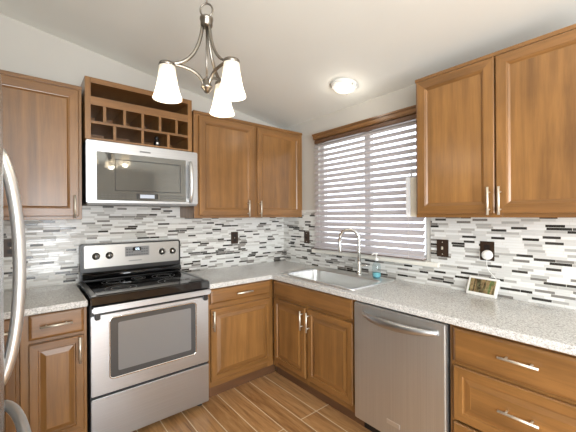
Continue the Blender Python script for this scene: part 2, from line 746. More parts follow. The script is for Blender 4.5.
# pale sill board
b = MB()
b.box(-.035, .05, -1.80, -.50, 1.052, 1.085)
struct(b.build('trim_3', M['sill'], bev=.004), 'cream window sill board')

# ------------------------------------------------------------------ cabinet builders (local frame: x along wall, -y out)


def bar_pull(parent, x, y, z, length, vertical, out=.03, r=.0062, mat='pull'):
    b = MB()
    h = length / 2 + .005
    if vertical:
        b.tube([(x, y - out, z - h), (x, y - out, z + h)], r, 10)
        for s in (-1, 1):
            b.tube([(x, y, z + s * h * .62), (x, y - out, z + s * h * .62)], r * .8, 8)
    else:
        b.tube([(x - h, y - out, z), (x + h, y - out, z)], r, 10)
        for s in (-1, 1):
            b.tube([(x + s * h * .62, y, z), (x + s * h * .62, y - out, z)], r * .8, 8)
    return b.build('handle', M[mat], parent)


def flat_door(parent, x0, x1, z0, z1, y, handle=None):
    """recessed flat panel door, front face at y"""
    b = MB()
    b.rings(x0, x1, z0, z1, [(0, y + .02), (0, y + .004), (.004, y), (.050, y), (.0525, y + .003), (.057, y + .004), (.0655, y + .011), (.068, y + .011)], 0, 1)
    d = b.build('door', [M['wv'], M['wh']], parent)
    if handle:
        bar_pull(d, handle[0], y, handle[1], .14, True)
    return d


def raised_door(parent, x0, x1, z0, z1, y, handle=None, fr=.043, name='door', horizontal=False, hlen=.14):
    b = MB()
    b.rings(x0, x1, z0, z1, [(0, y + .02), (0, y + .004), (.004, y), (fr, y), (fr + .004, y + .009), (fr + .010, y + .009), (fr + .036, y + .001), (fr + .040, y + .001)],
            0, 1, 1 if horizontal else 0)
    d = b.build(name, [M['wv'], M['wh']], parent)
    if handle:
        bar_pull(d, handle[0], y, handle[1], hlen, not horizontal)
    return d


def slab_front(parent, x0, x1, z0, z1, y, handle=None, name='drawer'):
    b = MB()
    b.rings(x0, x1, z0, z1, [(0, y + .02), (0, y + .007), (.003, y + .004), (.010, y + .001), (.014, y)], 1, 1, 1)
    d = b.build(name, [M['wv'], M['wh']], parent)
    if handle:
        bar_pull(d, handle[0], y, handle[1], .14, False)
    return d


def carcass(parent, x0, x1, z0, z1, yf, stiles, rails, top_trim=0, side=.018):
    """cabinet shell with a face frame; stiles = list of (x0,x1), rails = list of (z0,z1)"""
    b = MB()
    b.box(x0, x1, yf + .02, -.012, z0 + .004, z1, 0)
    for a, c in stiles:
        b.box(a, c, yf, yf + .02, z0, z1, 0)
    for a, c in rails:
        b.box(x0, x1, yf + .0005, yf + .0195, a, c, 1)
    if top_trim:
        b.box(x0 - .002, x1 + .002, yf - top_trim, yf + .01, z1 - .022, z1, 1)
    return b.build('body', [M['wv'], M['wh']], parent, bev=.0015)


ZB, ZT = 1.412, 2.306
YU = -.325
DU = -.346

# left wall cabinet
c = thing('wall_cabinet', 'honey brown wall cabinet left of the microwave, above the fridge side counter', 'cabinet', (-2.66, 0, 0))
w_ = .662
carcass(c, 0, w_, ZB, ZT, YU, [(0, .05), (w_ - .05, w_)], [(ZB, ZB + .04), (ZT - .05, ZT)], .008)
flat_door(c, .03, w_ - .018, ZB + .022, ZT - .034, DU, (w_ - .044, 1.497))

# right wall cabinet on the range wall
c = thing('wall_cabinet', 'honey brown two door wall cabinet in the corner between microwave and window', 'cabinet', (-1.212, 0, 0))
w_ = 1.210
carcass(c, 0, w_, ZB, ZT + .006, YU, [(0, .055), (.56, .66), (w_ - .05, w_)], [(ZB, ZB + .04), (ZT - .05, ZT)], .008)
flat_door(c,   .040, .585, ZB + .022, ZT - .034, DU, (.514, 1.497))
flat_door(c, .625, w_ - .028, ZB + .022, ZT - .034, DU, (.648, 1.497))

# wall cabinet right of the window
c = thing('wall_cabinet', 'large honey brown two door wall cabinet right of the window', 'cabinet', (0, -1.800, 0), RW)
w_ = .942
carcass(c, 0, w_, ZB, ZT, YU, [(0, .045), (.432, .487), (w_ - .045, w_)], [(ZB, ZB + .03), (ZT - .04, ZT)], .008)
flat_door(c, .016, .453, ZB + .022, ZT - .028, DU, (.430, 1.502))
flat_door(c, .461, w_ - .012, ZB + .022, ZT - .028, DU, (.482, 1.502))

# open shelf cabinet above the microwave: one long opening, six cubbies, four cubbies
c = thing('open_shelf_cabinet', 'open cubbyhole shelf cabinet above the microwave', 'cabinet', (0, 0, 0))
ys = -.385
x0, x1, z0, z1 = -1.986, -1.250, 1.950, 2.367
b = MB()
b.box(x0, x0 + .034, ys, -.012, z0, z1, 0)
b.box(x1 - .034, x1, ys, -.012, z0, z1, 0)
b.box(x0 + .034, x1 - .034, ys, -.012, z1 - .036, z1, 1)
b.box(x0 + .034, x1 - .034, ys, -.012, z0, z0 + .014, 1)
b.build('body', [M['wv'], M['wh']], c, bev=.0015)
b = MB()
b.box(x0 + .034, x1 - .034, -.03, -.012, z0 + .014, z1 - .036, 0)
b.build('back_panel', M['wi'], c)
b = MB()
b.box(x0 + .034, x1 - .034, ys + .002, -.03, 2.190, 2.204, 0)
b.box(x0 + .034, x1 - .034, ys + .0005, ys + .018, 2.184, 2.240, 0)
b.build('shelf', M['wh'], c)
b = MB()
b.box(x0 + .034, x1 - .034, ys + .001, -.03, 2.060, 2.077, 0)
b.build('shelf', M['wh'], c)
for xa, xb in ((-1.879, -1.861), (-1.754, -1.736), (-1.633, -1.615), (-1.509, -1.491), (-1.383, -1.365)):
    b = MB()
    b.box(xa, xb, ys + .003, -.03, 2.077, 2.189, 0)
    b.build('divider', M['wv'], c)
for xa, xb in ((-1.818, -1.799), (-1.634, -1.616), (-1.447, -1.428)):
    b = MB()
    b.box(xa, xb, ys + .003, -.03, z0 + .014, 2.060, 0)
    b.build('divider', M['wv'], c)

# ---- base cabinets
YB, DB_ = -.61, -.632
KZ = .115


def base_shell(parent, w_, stiles, rails, top=.875, kick_to=None):
    b = MB()
    b.box(0, w_, YB + .02, -.012, KZ + .004, top, 0)
    for a, c_ in stiles:
        b.box(a, c_, YB, YB + .02, KZ, top, 0)
    for a, c_ in rails:
        b.box(0, w_, YB + .0005, YB + .0195, a, c_, 1)
    o = b.build('body', [M['wv'], M['wh']], parent, bev=.0015)
    b = MB()
    b.box(.0, kick_to or w_, YB + .075, YB + .09, 0, KZ + .003)
    b.build('toe_kick', M['kick'], parent)
    return o


RAILSL = [(KZ, .175), (.71, .757), (.878, .893)]
RAILS = [(KZ, .175), (.70, .752), (.862, .875)]
c = thing('base_cabinet', 'narrow base cabinet with one drawer and one door, left of the range', 'cabinet', (-2.318, 0, 0))
w_ = .308
base_shell(c, w_, [(0, .045), (w_ - .03, w_)], RAILSL, .893)
slab_front(c, .036, w_ - .016, .750, .889, DB_, (.159, .822))
raised_door(c, .036, w_ - .016, .165, .728, DB_, (w_ - .040, .650), .04)

c = thing('base_cabinet', 'base cabinet partly hidden behind the fridge handle at the far left', 'cabinet', (-2.920, 0, 0))
w_ = .600
base_shell(c, w_, [(0, .045), (w_ - .045, w_)], RAILSL, .893)
slab_front(c, .028, w_ - .014, .750, .889, DB_, (.505, .822))
raised_door(c, .028, w_ - .014, .165, .728, DB_, (.07, .645), .043)

c = thing('base_cabinet', 'corner base cabinet with one drawer and one wide door, right of the range', 'cabinet', (-1.226, 0, 0))
w_ = .580
base_shell(c, w_, [(0, .03), (w_ - .03, w_ + .034)], RAILS, kick_to=.690)
slab_front(c, .014, w_ - .004, .756, .868, DB_, (.302, .811))
raised_door(c, .014, w_ - .004, .165, .716, DB_, (.030, .632), .043)

c = thing('sink_cabinet', 'sink base cabinet with two doors under a plain false drawer front', 'cabinet', (0, -.640, 0), RW)
w_ = .892
b = MB()
# hollow shell so the sink bowl hangs inside it
b.box(0, .018, YB + .02, -.012, KZ + .004, .875, 0)
b.box(w_ - .018, w_, YB + .02, -.012, KZ + .004, .875, 0)
b.box(.018, w_ - .018, -.03, -.012, KZ + .004, .875, 0)
b.box(.018, w_ - .018, YB + .02, -.03, KZ + .004, KZ + .022, 1)
for a, c_ in ((-.026, .035), (.39, .435), (w_ - .03, w_)):
    b.box(a, c_, YB, YB + .02, KZ, .875, 0)
for a, c_ in RAILS:
    b.box(0, w_, YB + .0005, YB + .0195, a, c_, 1)
b.build('body', [M['wv'], M['wh']], c, bev=.0015)
b = MB()
b.box(-.088, w_, YB + .075, YB + .09, 0, KZ + .003)
b.build('toe_kick', M['kick'], c)
slab_front(c, .006, w_ - .020, .736, .868, DB_, None, 'false_front')
raised_door(c, .006, .408, .165, .712, DB_, (.384, .615), .043)
raised_door(c, .436, w_ - .020, .165, .712, DB_, (.456, .617), .043)

c = thing('drawer_cabinet', 'drawer base cabinet right of the dishwasher with one slab and two raised panel drawers', 'cabinet', (0, -2.134, 0), RW)
w_ = .60
base_shell(c, w_, [(0, .03), (w_ - .03, w_)], [(KZ, .16), (.66, .70), (.862, .875)])
slab_front(c, .022, w_ - .022, .692, .862, DB_, (.302, .788))
raised_door(c, .022, w_ - .022, .402, .672, DB_, (.302, .548), .043, 'drawer', True)
raised_door(c, .022, w_ - .022, .140, .388, DB_, (.302, .268), .043, 'drawer', True)

# ------------------------------------------------------------------ worktops
TZ0, TZ1 = .8765, .915
SX0, SX1, SY0, SY1 = -.585, -.050, -1.485, -.655      # sink rim outline


def worktop(name, outline, hole, label, dz=0):
    bm = bmesh.new()
    ov = [bm.verts.new((x, y, TZ1 + dz)) for x, y in outline]
    edges = [bm.edges.new((ov[i], ov[(i + 1) % len(ov)])) for i in range(len(ov))]
    if hole:
        hv = [bm.verts.new((x, y, TZ1)) for x, y in hole]
        edges += [bm.edges.new((hv[i], hv[(i + 1) % len(hv)])) for i in range(len(hv))]
    r = bmesh.ops.triangle_fill(bm, edges=edges, use_beauty=True)
    faces = bm.faces[:]
    ext = bmesh.ops.extrude_face_region(bm, geom=faces)
    for v in [g for g in ext['geom'] if isinstance(g, bmesh.types.BMVert)]:
        v.co.z = TZ0 + dz
    bmesh.ops.recalc_face_normals(bm, faces=bm.faces[:])
    me = bpy.data.meshes.new(name)
    bm.to_mesh(me)
    bm.free()
    me.materials.append(M['top'])
    o = bpy.data.objects.new(name, me)
    COL.objects.link(o)
    bv = o.modifiers.new('bevel', 'BEVEL')
    bv.width = .006
    bv.segments = 3
    bv.limit_method = 'ANGLE'
    bv.angle_limit = math.radians(60)
    return tag(o, label, 'countertop')


hole = [(SX0 + .02, SY0 + .02), (SX1 - .02, SY0 + .02), (SX1 - .02, SY1 - .02), (SX0 + .02, SY1 - .02)]
worktop('countertop', [(-1.226, -.009), (-1.226, -.645), (-.645, -.645), (-.645, -2.75), (-.009, -2.75), (-.009, -.009)], hole,
        'L shaped grey speckled worktop around the sink and under the window')
worktop('countertop', [(-3.0, -.009), (-3.0, -.645), (-2.008, -.645), (-2.008, -.009)], None,
        'short grey speckled worktop between the fridge and the range', .018)

# ------------------------------------------------------------------ sink and faucet
sk = thing('kitchen_sink', 'stainless drop in sink set into the worktop under the window', 'sink', (0, 0, 0))


def rrect(x0, x1, y0, y1, r, z, n=5):
    out = []
    for cx_, cy_, a in ((x1 - r, y1 - r, 0), (x0 + r, y1 - r, PI / 2), (x0 + r, y0 + r, PI), (x1 - r, y0 + r, 1.5 * PI)):
        for i in range(n + 1):
            t = a + PI / 2 * i / n
            out.append(Vector((cx_ + r * math.cos(t), cy_ + r * math.sin(t), z)))
    return out


def loft(b, loops, cap=True, mi=0):
    R = [[b.bm.verts.new(p) for p in l] for l in loops]
    n = len(R[0])
    for a, c_ in zip(R, R[1:]):
        for k in range(n):
            f = b.bm.faces.new((a[k], a[(k + 1) % n], c_[(k + 1) % n], c_[k]))
            f.smooth = True
            f.material_index = mi
    if cap:
        b.bm.faces.new(R[-1]).material_index = mi
    return b


bx0, bx1, by0, by1 = SX0 + .045, SX1 - .115, SY0 + .045, SY1 - .045
b = MB()
loft(b, [rrect(SX0, SX1, SY0, SY1, .045, .9155), rrect(SX0 + .001, SX1 - .001, SY0 + .001, SY1 - .001, .045, .9205),
         rrect(SX0 + .004, SX1 - .004, SY0 + .004, SY1 - .004, .043, .9235), rrect(SX0 + .014, SX1 - .014, SY0 + .014, SY1 - .014, .04, .9235),
         rrect(SX0 + .020, SX1 - .020, SY0 + .020, SY1 - .020, .04, .9205),
         rrect(bx0 - .006, bx1 + .006, by0 - .006, by1 + .006, .06, .9205), rrect(bx0 - .002, bx1 + .002, by0 - .002, by1 + .002, .06, .919),
         rrect(bx0, bx1, by0, by1, .06, .912), rrect(bx0 + .0005, bx1 - .0005, by0 + .0005, by1 - .0005, .06, .90),
         rrect(bx0 + .007, bx1 - .007, by0 + .007, by1 - .007, .06, .76), rrect(bx0 + .010, bx1 - .010, by0 + .010, by1 - .010, .06, .745),
         rrect(bx0 + .022, bx1 - .022, by0 + .022, by1 - .022, .06, .728), rrect(bx0 + .045, bx1 - .045, by0 + .045, by1 - .045, .06, .723),
         rrect(bx0 + .16, bx1 - .16, by0 + .25, by1 - .25, .03, .719)])
o = b.build('basin', M['sink_steel'], sk)
b = MB()
b.lathe([(.0, .7195), (.02, .7195), (.03, .722), (.042, .7215), (.045, .719)], 20, ((bx0 + bx1) / 2, (by0 + by1) / 2, 0))
b.build('drain', M['chrome'], sk)

fx, fy = -.098, -1.156
f_ = thing('faucet', 'tall gooseneck pull down faucet standing behind the sink', 'faucet', (fx, fy, .923))
b = MB()
b.lathe([(0, 0), (.028, 0), (.028, .005), (.022, .012), (.0185, .016), (.0185, .105), (.015, .112), (0, .112)], 20)
b.build('base', M['faucet_steel'], f_)
b = MB()
# spout leans towards the bowl and the far end of the sink
dr = Vector((-.12, .20, 0)).normalized()
pts = [Vector((0, 0, .11)), Vector((0, 0, .2)), Vector((0, 0, .30))]
R_ = .082
for i in range(1, 15):
    a = PI * i / 14
    pts.append(dr * (R_ - R_ * math.cos(a)) + Vector((0, 0, .30 + R_ * math.sin(a))))
b.tube(pts, .0142, 12)
b.build('spout', M['faucet_steel'], f_)
b = MB()
e = pts[-1]
b.tube([e + Vector((0, 0, .004)), e + Vector((0, 0, -.03)), e + Vector((0, 0, -.105)), e + Vector((0, 0, -.12))], [.0135, .016, .0175, .015], 14)
b.build('spray_head', M['faucet_steel'], f_)
b = MB()
b.tube([(0, -.012, .075), (.0, -.03, .078), (0, -.055, .082), (0, -.085, .085)], [.011, .009, .0065, .006], 10)
b.build('lever', M['faucet_steel'], f_)

# ------------------------------------------------------------------ soap bottle
sx, sy = -.098, -1.330
s_ = thing('soap_bottle', 'clear pump bottle of aqua soap beside the faucet', 'bottle', (sx, sy, .924))
b = MB()
b.lathe([(0, 0), (.030, 0), (.034, .006), (.034, .085), (.030, .108), (.014, .126), (.013, .136)], 20)
b.build('bottle', M['bottle'], s_)
b = MB()
b.lathe([(0, .002), (.029, .002), (.0325, .007), (.0325, .038), (0, .038)], 20)
b.build('liquid', M['soap'], s_)
b = MB()
b.lathe([(0, .135), (.016, .135), (.016, .154), (.006, .157), (.0045, .160), (.0045, .185), (.012, .187), (.012, .196), (0, .197)], 16)
b.tube([(0, 0, .191), (-.02, .012, .192), (-.036, .02, .184)], .005, 8)
b.build('pump', M['white'], s_)

# ------------------------------------------------------------------ range
rx0, rx1 = -2.000, -1.236
rx0, rx1 = -1.996, -1.232
rg = thing('range', 'stainless steel freestanding electric range with black glass cooktop', 'range', (rx0, 0, 0))
W = rx1 - rx0
b = MB()
b.box(0.002, W - .002, -.612, -.06, .06, .889, 0, .003)
b.build('body', M['charcoal'], rg)
for fx_ in (.05, W - .05):
    for fy_ in (-.57, -.12):
        b = MB()
        b.lathe([(0, 0), (.022, 0), (.022, .008), (.012, .012), (.012, .062), (0, .062)], 12, (fx_, fy_, 0))
        b.build('foot', M['black'], rg)
# cooktop
b = MB()
b.box(0, W, -.655, -.035, .890, .946, 0, .006)
b.build('cooktop_frame', M['black_glass'], rg)
b = MB()
b.box(.035, W - .035, -.630, -.09, .9455, .9495, 0, .0015)
ct = b.build('cooktop_glass', M['black_glass'], rg)
for x_, y_, r_ in ((.20, -.49, .095), (.56, -.49, .115), (.20, -.24, .075), (.56, -.24, .085), (.38, -.21, .05)):
    b = MB()
    for rr in (r_, r_ * .62):
        b.lathe([(rr - .0015, 0.9496), (rr - .0015, 0.9502), (rr + .0015, 0.9502), (rr + .0015, 0.9496)], 40, (x_, y_, 0))
    b.build('burner_ring', M['grey'], ct)
for xa in (.006, W - .034):
    b = MB()
    b.box(xa, xa + .028, -.64, -.09, .945, .952, 0, .003)
    b.build('side_trim', M['grey_metal'], rg)
# backguard
b = MB()
b.box(.012, W - .008, -.095, -.035, .934, 1.222, 0, .008)
bg = b.build('backguard', M['black'], rg)
b = MB()
b.box(.034, W - .026, -.103, -.094, 1.044, 1.213, 0, .004)
b.build('control_panel', M['panel_steel'], bg)
b = MB()
b.tube([(.02, -.11, .985), (W - .02, -.11, .985)], .028, 12)
b.build('vent_rail', M['black_glass'], bg)
for kx in (.110, .199, .594, .682):
    b = MB()
    b.lathe([(0, .034), (.017, .034), (.020, .030), (.023, .004), (.027, .003), (.027, 0)], 20, (kx, -.103, 1.131), axis='y')
    b.box(kx - .0045, kx + .0045, -.147, -.134, 1.110, 1.152, 1, .002)
    b.build('knob', [M['nickel'], M['black']], bg)
b = MB()
b.box(.308, .490, -.107, -.102, 1.112, 1.188, 0, .002)
dp = b.build('display_panel', M['grey'], bg)
b = MB()
b.box(.365, .425, -.1085, -.1065, 1.155, 1.182, 0)
b.build('screen', M['black_glass'], dp)
b = MB()
# seven segment digits 1:26 glowing on the clock
SEG = {'1': 'bc', '2': 'abged', '6': 'afgedc'}


def digit(b, ch, x, z, h, y):
    w2, t = h * .5, h * .12
    P = {'a': (x, x + w2, z + h - t, z + h), 'g': (x, x + w2, z + h / 2 - t / 2, z + h / 2 + t / 2), 'd': (x, x + w2, z, z + t),
         'f': (x, x + t, z + h / 2, z + h), 'b': (x + w2 - t, x + w2, z + h / 2, z + h), 'e': (x, x + t, z, z + h / 2), 'c': (x + w2 - t, x + w2, z, z + h / 2)}
    for s in SEG[ch]:
        a = P[s]
        b.box(a[0], a[1], y, y + .0006, a[2], a[3])


for i, ch in enumerate('126'):
    digit(b, ch, .377 + i * .0135, 1.160, .017, -.1092)
b.build('clock_digits', M['digits'], dp)
b = MB()
for r in range(3):
    for q in range(9):
        if 3 <= q <= 5 and r > 0:
            continue
        b.box(.318 + q * .0185, .328 + q * .0185, -.1078, -.1066, 1.120 + r * .022, 1.127 + r * .022)
b.build('key_pad', M['charcoal'], dp)
b = MB()
b.box(.335, .432, -.1045, -.1025, 1.073, 1.080)
b.build('badge', M['grey'], bg)
# oven door
b = MB()
yD = -.640
b.box(.004, W - .004, yD, -.613, .338, .826, 0, .004)
od = b.build('oven_door', M['steel'], rg)
b = MB()


def rr_ring_xz(b, x0, x1, z0, z1, r, y0, y1, wd):
    def lp(i, y):
        return [Vector((p.x, y, p.y)) for p in rrect(x0 + i, x1 - i, z0 + i, z1 - i, max(r - i, .004), 0)]
    loft(b, [lp(0, y1), lp(0, y0), lp(wd, y0), lp(wd, y1)], cap=False)


rr_ring_xz(b, .098, W - .098, .418, .806, .03, yD - .004, yD + .001, .009)
b.build('window_trim', M['chrome'], od)
b = MB()
loft(b, [[Vector((p.x, yD - .0005, p.y)) for p in rrect(.106, W - .106, .426, .798, .024, 0)], [Vector((p.x, yD - .0018, p.y)) for p in rrect(.107, W - .107, .427, .797, .024, 0)]])
wn_ = b.build('oven_window', M['oven_glass'], od)
b = MB()
loft(b, [[Vector((p.x, yD - .0017, p.y)) for p in rrect(.150, W - .140, .462, .765, .010, 0)], [Vector((p.x, yD - .0026, p.y)) for p in rrect(.151, W - .141, .463, .764, .010, 0)]])
b.build('inner_window', M['oven_glass_inner'], wn_)
b = MB()
b.box(.004, W - .004, -.690, -.668, .852, .888, 0, .008)
for xa in (.02, W - .05):
    b.box(xa, xa + .03, -.672, -.634, .806, .872, 1, .005)  # brackets coloured black to carry the gap's dark line across
b.build('handle', [M['steel'], M['black']], od)
b = MB()
b.box(.004, W - .004, -.628, -.613, .829, .889, 0)  # black strip standing in for the shaded gap above the oven door
b.build('gap_shade_strip', M['black'], rg)
b = MB()
b.box(.004, W - .004, yD, -.613, .040, .322, 0, .004)
b.build('warming_drawer', M['steel'], rg)

# ------------------------------------------------------------------ microwave
mx0, mx1, mz0, mz1 = -1.981, -1.213, 1.511, 1.944
mw = thing('microwave', 'stainless over the range microwave hung above the range', 'microwave', (mx0, 0, mz0))
W = mx1 - mx0
H = mz1 - mz0
b = MB()
b.box(0, W, -.372, -.010, .012, H, 0, .003)
b.build('body', M['charcoal'], mw)
b = MB()
b.box(-.002, W + .002, -.402, -.374, .014, H, 0, .005)
md = b.build('door', M['steel'], mw)
b = MB()
loft(b, [[Vector((p.x, -.4015, p.y)) for p in rrect(.058, .672, .030, .360, .004, 0)], [Vector((p.x, -.4045, p.y)) for p in rrect(.060, .670, .032, .358, .004, 0)]])
mg = b.build('door_window', M['micro_glass'], md)
b = MB()
rr_ring_xz(b, .168, .628, .098, .318, .008, -.4052, -.4042, .005)
b.build('inner_border', M['charcoal'], mg)
b = MB()
b.box(.304, .456, -.4056, -.4042, .046, .082, 0)
dd = b.build('display', M['black'], mg)
b = MB()
b.box(.330, .430, -.4064, -.4054, .051, .077, 0)
b.build('screen', M['display'], dd)
b = MB()
b.box(.080, .648, -.4046, -.4040, .048, .078, 1)
for q in range(9):
    for r in range(2):
        xx = .085 + q * .022
        b.box(xx, xx + .013, -.4054, -.4042, .052 + r * .016, .058 + r * .016)
        xx = .472 + q * .021
        b.box(xx, xx + .013, -.4054, -.4042, .052 + r * .016, .058 + r * .016)
b.build('key_pad', [M['charcoal'], M['micro_glass']], mg)
b = MB()
hp = bez((.706, -.400, .346), (.698, -.462, .33), (.698, -.462, .055), (.706, -.400, .035), 16)
b.tube(hp, .0145, 12, flat=(1, 1.15))
b.build('handle', M['handle_steel'], md)
b = MB()
b.box(.330, .405, -.4035, -.401, .383, .394)
b.build('badge', M['grey'], md)
b = MB()
b.box(.004, W - .004, -.395, -.02, 0, .014, 0, .003)
b.build('vent_grille', M['grey'], mw)

# ------------------------------------------------------------------ dishwasher
dw = thing('dishwasher', 'stainless dishwasher with a bowed bar handle between sink and drawer cabinets', 'dishwasher', (0, -1.530, 0), RW)
b = MB()
b.box(.004, .598, -.60, -.015, .115, .868)
b.build('body', M['dark'], dw)
b = MB()
b.box(.004, .598, -.535, -.515, 0, .114)
b.build('kick_plate', M['black'], dw)
b = MB()
b.box(.006, .594, -.642, -.602, .116, .866, 0, .006)
dd = b.build('door', M['steelv'], dw)
b = MB()
pts = bez((.080, -.642, .812), (.16, -.715, .798), (.46, -.715, .798), (.556, -.642, .812), 20)
b.tube(pts, [.012 + .011 * math.sin(PI * i / 20) for i in range(21)], 12, flat=(1.15, .75))
b.build('handle', M['steel'], dd)
b = MB()
b.box(.248, .334, -.6445, -.641, .197, .223, 0, .001)
b.build('badge', M['handle_steel'], dd)

# ------------------------------------------------------------------ refrigerator (faces +X, just out of frame at the left)
FY0, FY1, FX = -2.42, -1.60, -2.331
fr = thing('refrigerator', 'stainless bottom freezer refrigerator with curved bar handles at the left edge', 'refrigerator', (-3.12, FY0, 0), PI / 2)
FD = FX + 3.12
Wf = FY1 - FY0
b = MB()
b.box(.004, Wf - .004, -(FD - .07), 0, .03, 1.755, 0, .004)
b.build('body', M['charcoal'], fr)


def bowed_door(z0, z1, name):
    b = MB()
    loops = []
    n = 10
    prof = []
    for i in range(n + 1):
        t = i / n
        x = t * Wf
        prof.append((x, -(FD - .012) - .012 * math.sin(PI * t) ** .5))
    prof += [(Wf, -(FD - .066)), (0, -(FD - .066))]
    lo = [b.bm.verts.new((x, y, z0)) for x, y in prof]
    hi = [b.bm.verts.new((x, y, z1)) for x, y in prof]
    k = len(prof)
    for i in range(k):
        b.bm.faces.new((lo[i], lo[(i + 1) % k], hi[(i + 1) % k], hi[i]))
    b.bm.faces.new(hi)
    b.bm.faces.new(lo)
    return b.build(name, M['fridge_steel'], fr, bev=.008)


fd = bowed_door(.925, 1.775, 'door')
b = MB()
hx = Wf - .035
pts = bez((hx, -(FD - .018), 1.622), (hx, -FD - .043, 1.50), (hx, -FD - .043, 1.06), (hx, -(FD - .018), .952), 22)
b.tube(pts, .0155, 12, flat=(1.1, 1.0))
b.build('handle', M['handle_steel'], fd)
ff = bowed_door(.06, .915, 'freezer_drawer')
b = MB()
pts = bez((Wf - .03, -(FD - .008), .885), (Wf - .10, -FD - .064, .878), (.10, -FD - .064, .878), (.03, -(FD - .008), .885), 22)
b.tube(pts, .0135, 12)
b.build('handle', M['handle_steel'], ff)
b = MB()
b.box(Wf - .10, Wf - .02, -(FD - .02), -(FD - .12), 1.756, 1.79, 0, .006)
b.build('hinge_cover', M['charcoal'], fr)
b = MB()
b.box(.01, Wf - .01, -(FD - .09), -.05, 0, .03)
b.build('base_grille', M['black'], fr)

# ------------------------------------------------------------------ window blind and valance
vl = thing('window_valance', 'brown wooden valance board above the window blind', 'valance', (0, -.555, 2.180), RW)
Lv = 1.25
b = MB()
b.box(0, Lv, -.062, -.004, .014, .055, 0, .003)
b.box(-.006, Lv + .006, -.070, -.004, .044, .062, 0, .003)
b.box(.003, Lv - .003, -.056, -.004, .006, .016, 0, .002)
b.build('board', M['wh'], vl)

bl = thing('window_blind', 'white horizontal slat blind hanging over the window', 'blind', (0, -.560, 0), RW)
Lb = 1.142
b = MB()
b.box(.004, Lb - .004, -.048, -.012, 2.145, 2.182, 0, .003)
b.build('headrail', M['kick'], bl)
b = MB()
ns, pitch, ztop = 20, .0516, 2.120
tl = math.radians(46)
for i in range(ns):
    z = ztop - i * pitch
    # crowned slat, room-side edge tipped down
    half, th = .0252, .0034
    sec = []
    for t in (-1, -.5, 0, .5, 1):
        yy = t * half
        zz = .0022 * (1 - t * t)
        sec.append((yy, zz))
    full = [(y, z_ + th / 2) for y, z_ in sec] + [(y, z_ - th / 2) for y, z_ in reversed(sec)]
    dl = []
    for x in (.0, Lb):
        ring = []
        for y, z_ in full:
            Y = y * math.cos(tl) - z_ * math.sin(tl)
            Z = y * math.sin(tl) + z_ * math.cos(tl)
            ring.append(b.bm.verts.new((x, -.034 + Y, z + Z)))
        dl.append(ring)
    k = len(full)
    for q in range(k):
        b.bm.faces.new((dl[0][q], dl[0][(q + 1) % k], dl[1][(q + 1) % k], dl[1][q]))
    b.bm.faces.new(dl[0])
    b.bm.faces.new(list(reversed(dl[1])))
b.build('slats', M['slat'], bl)
b = MB()
b.box(0, Lb, -.057, -.012, 1.1005, 1.115, 0, .003)
b.box(.002, Lb - .002, -.055, -.014, 1.094, 1.100, 1, .001)  # thin brown strip, a shadow line put in as colour below the rail
b.build('bottom_rail', [M['slat'], M['kick']], bl)
for x in (.085, .545, 1.03):
    b = MB()
    for y in (-.060, -.009):
        b.tube([(x, y, 1.10), (x, y, 2.13)], .0012, 6)
    b.tube([(x + .006, -.034, 1.10), (x + .006, -.034, 2.13)], .001, 6)
    b.build('ladder_cord', M['cord'], bl)
b = MB()
for dx in (0, .012):
    b.tube([(1.06 + dx, -.066, 2.13), (1.06 + dx, -.067, 1.74 - dx * 4)], .0012, 6)
    b.lathe([(0, 0), (.005, .004), (.006, .03), (.002, .04)], 8, (1.06 + dx, -.067, 1.70 - dx * 4))
b.build('lift_cord', M['cord'], bl)

# narrow white box on the side of the cabinet, over the blind's right edge
wb = thing('small_box', 'narrow white box mounted on the window side of the right wall cabinet', 'box', (0, 0, 0))
b = MB()
b.box(-.215, -.125, -1.798, -1.695, 1.416, 1.688, 0, .004)
b.build('body', M['cream'], wb)
b = MB()
b.box(-.225, -.125, -1.694, -1.664, 1.414, 1.692, 0, .004)
b.build('cover', M['bright_white'], wb)


# ------------------------------------------------------------------ outlets, switch, plug, photo frame
def plate(name, label, cat, loc, rz, kind, group=None):
    t = thing(name, label, cat, loc, rz, group)
    b = MB()
    b.box(-.041, .041, -.006, 0, -.061, .061, 0, .002)
    b.build('cover_plate', M['bronze'], t)
    if kind == 'outlet':
        for dz in (-.0245, .0245):
            b = MB()
            b.box(-.0165, .0165, -.009, -.0055, dz - .0145, dz + .0145, 0, .003)
            s = b.build('socket', M['bronze_dark'], t)
            b = MB()
            for dx in (-.007, .005):
                b.box(dx, dx + .003, -.0098, -.0088, dz - .006, dz + .007)
            b.build('slot', M['dark'], s)
    else:
        b = MB()
        b.box(-.006, .006, -.016, -.0055, -.010, .012, 0, .002)
        b.build('toggle', M['pull'] if kind == 'light' else M['bronze_dark'], t)
    for dz in ((0,) if kind == 'outlet' else (-.042, .042)):
        b = MB()
        b.lathe([(0, .0075), (.003, .0072), (.0034, .006)], 10, (0, 0, dz), axis='y')
        b.build('screw', M['pull'], t)
    return t


plate('wall_outlet', 'dark bronze outlet on the range wall, right of the range', 'outlet', (-.650, -.008, 1.205), 0, 'outlet')
plate('light_switch', 'dark bronze switch plate beside the left edge of the window', 'switch', (-.008, -.405, 1.196), RW, 'dark')
plate('light_switch', 'dark bronze light switch under the wall cabinet right of the window', 'switch', (-.008, -1.822, 1.192), RW, 'light')
plate('wall_outlet', 'dark bronze outlet with a white plug in it, above the digital photo frame', 'outlet', (-.008, -2.105, 1.195), RW, 'outlet')
plate('wall_outlet', 'dark bronze outlet at the far left behind the fridge handle', 'outlet', (-2.372, -.008, 1.222), 0, 'outlet')

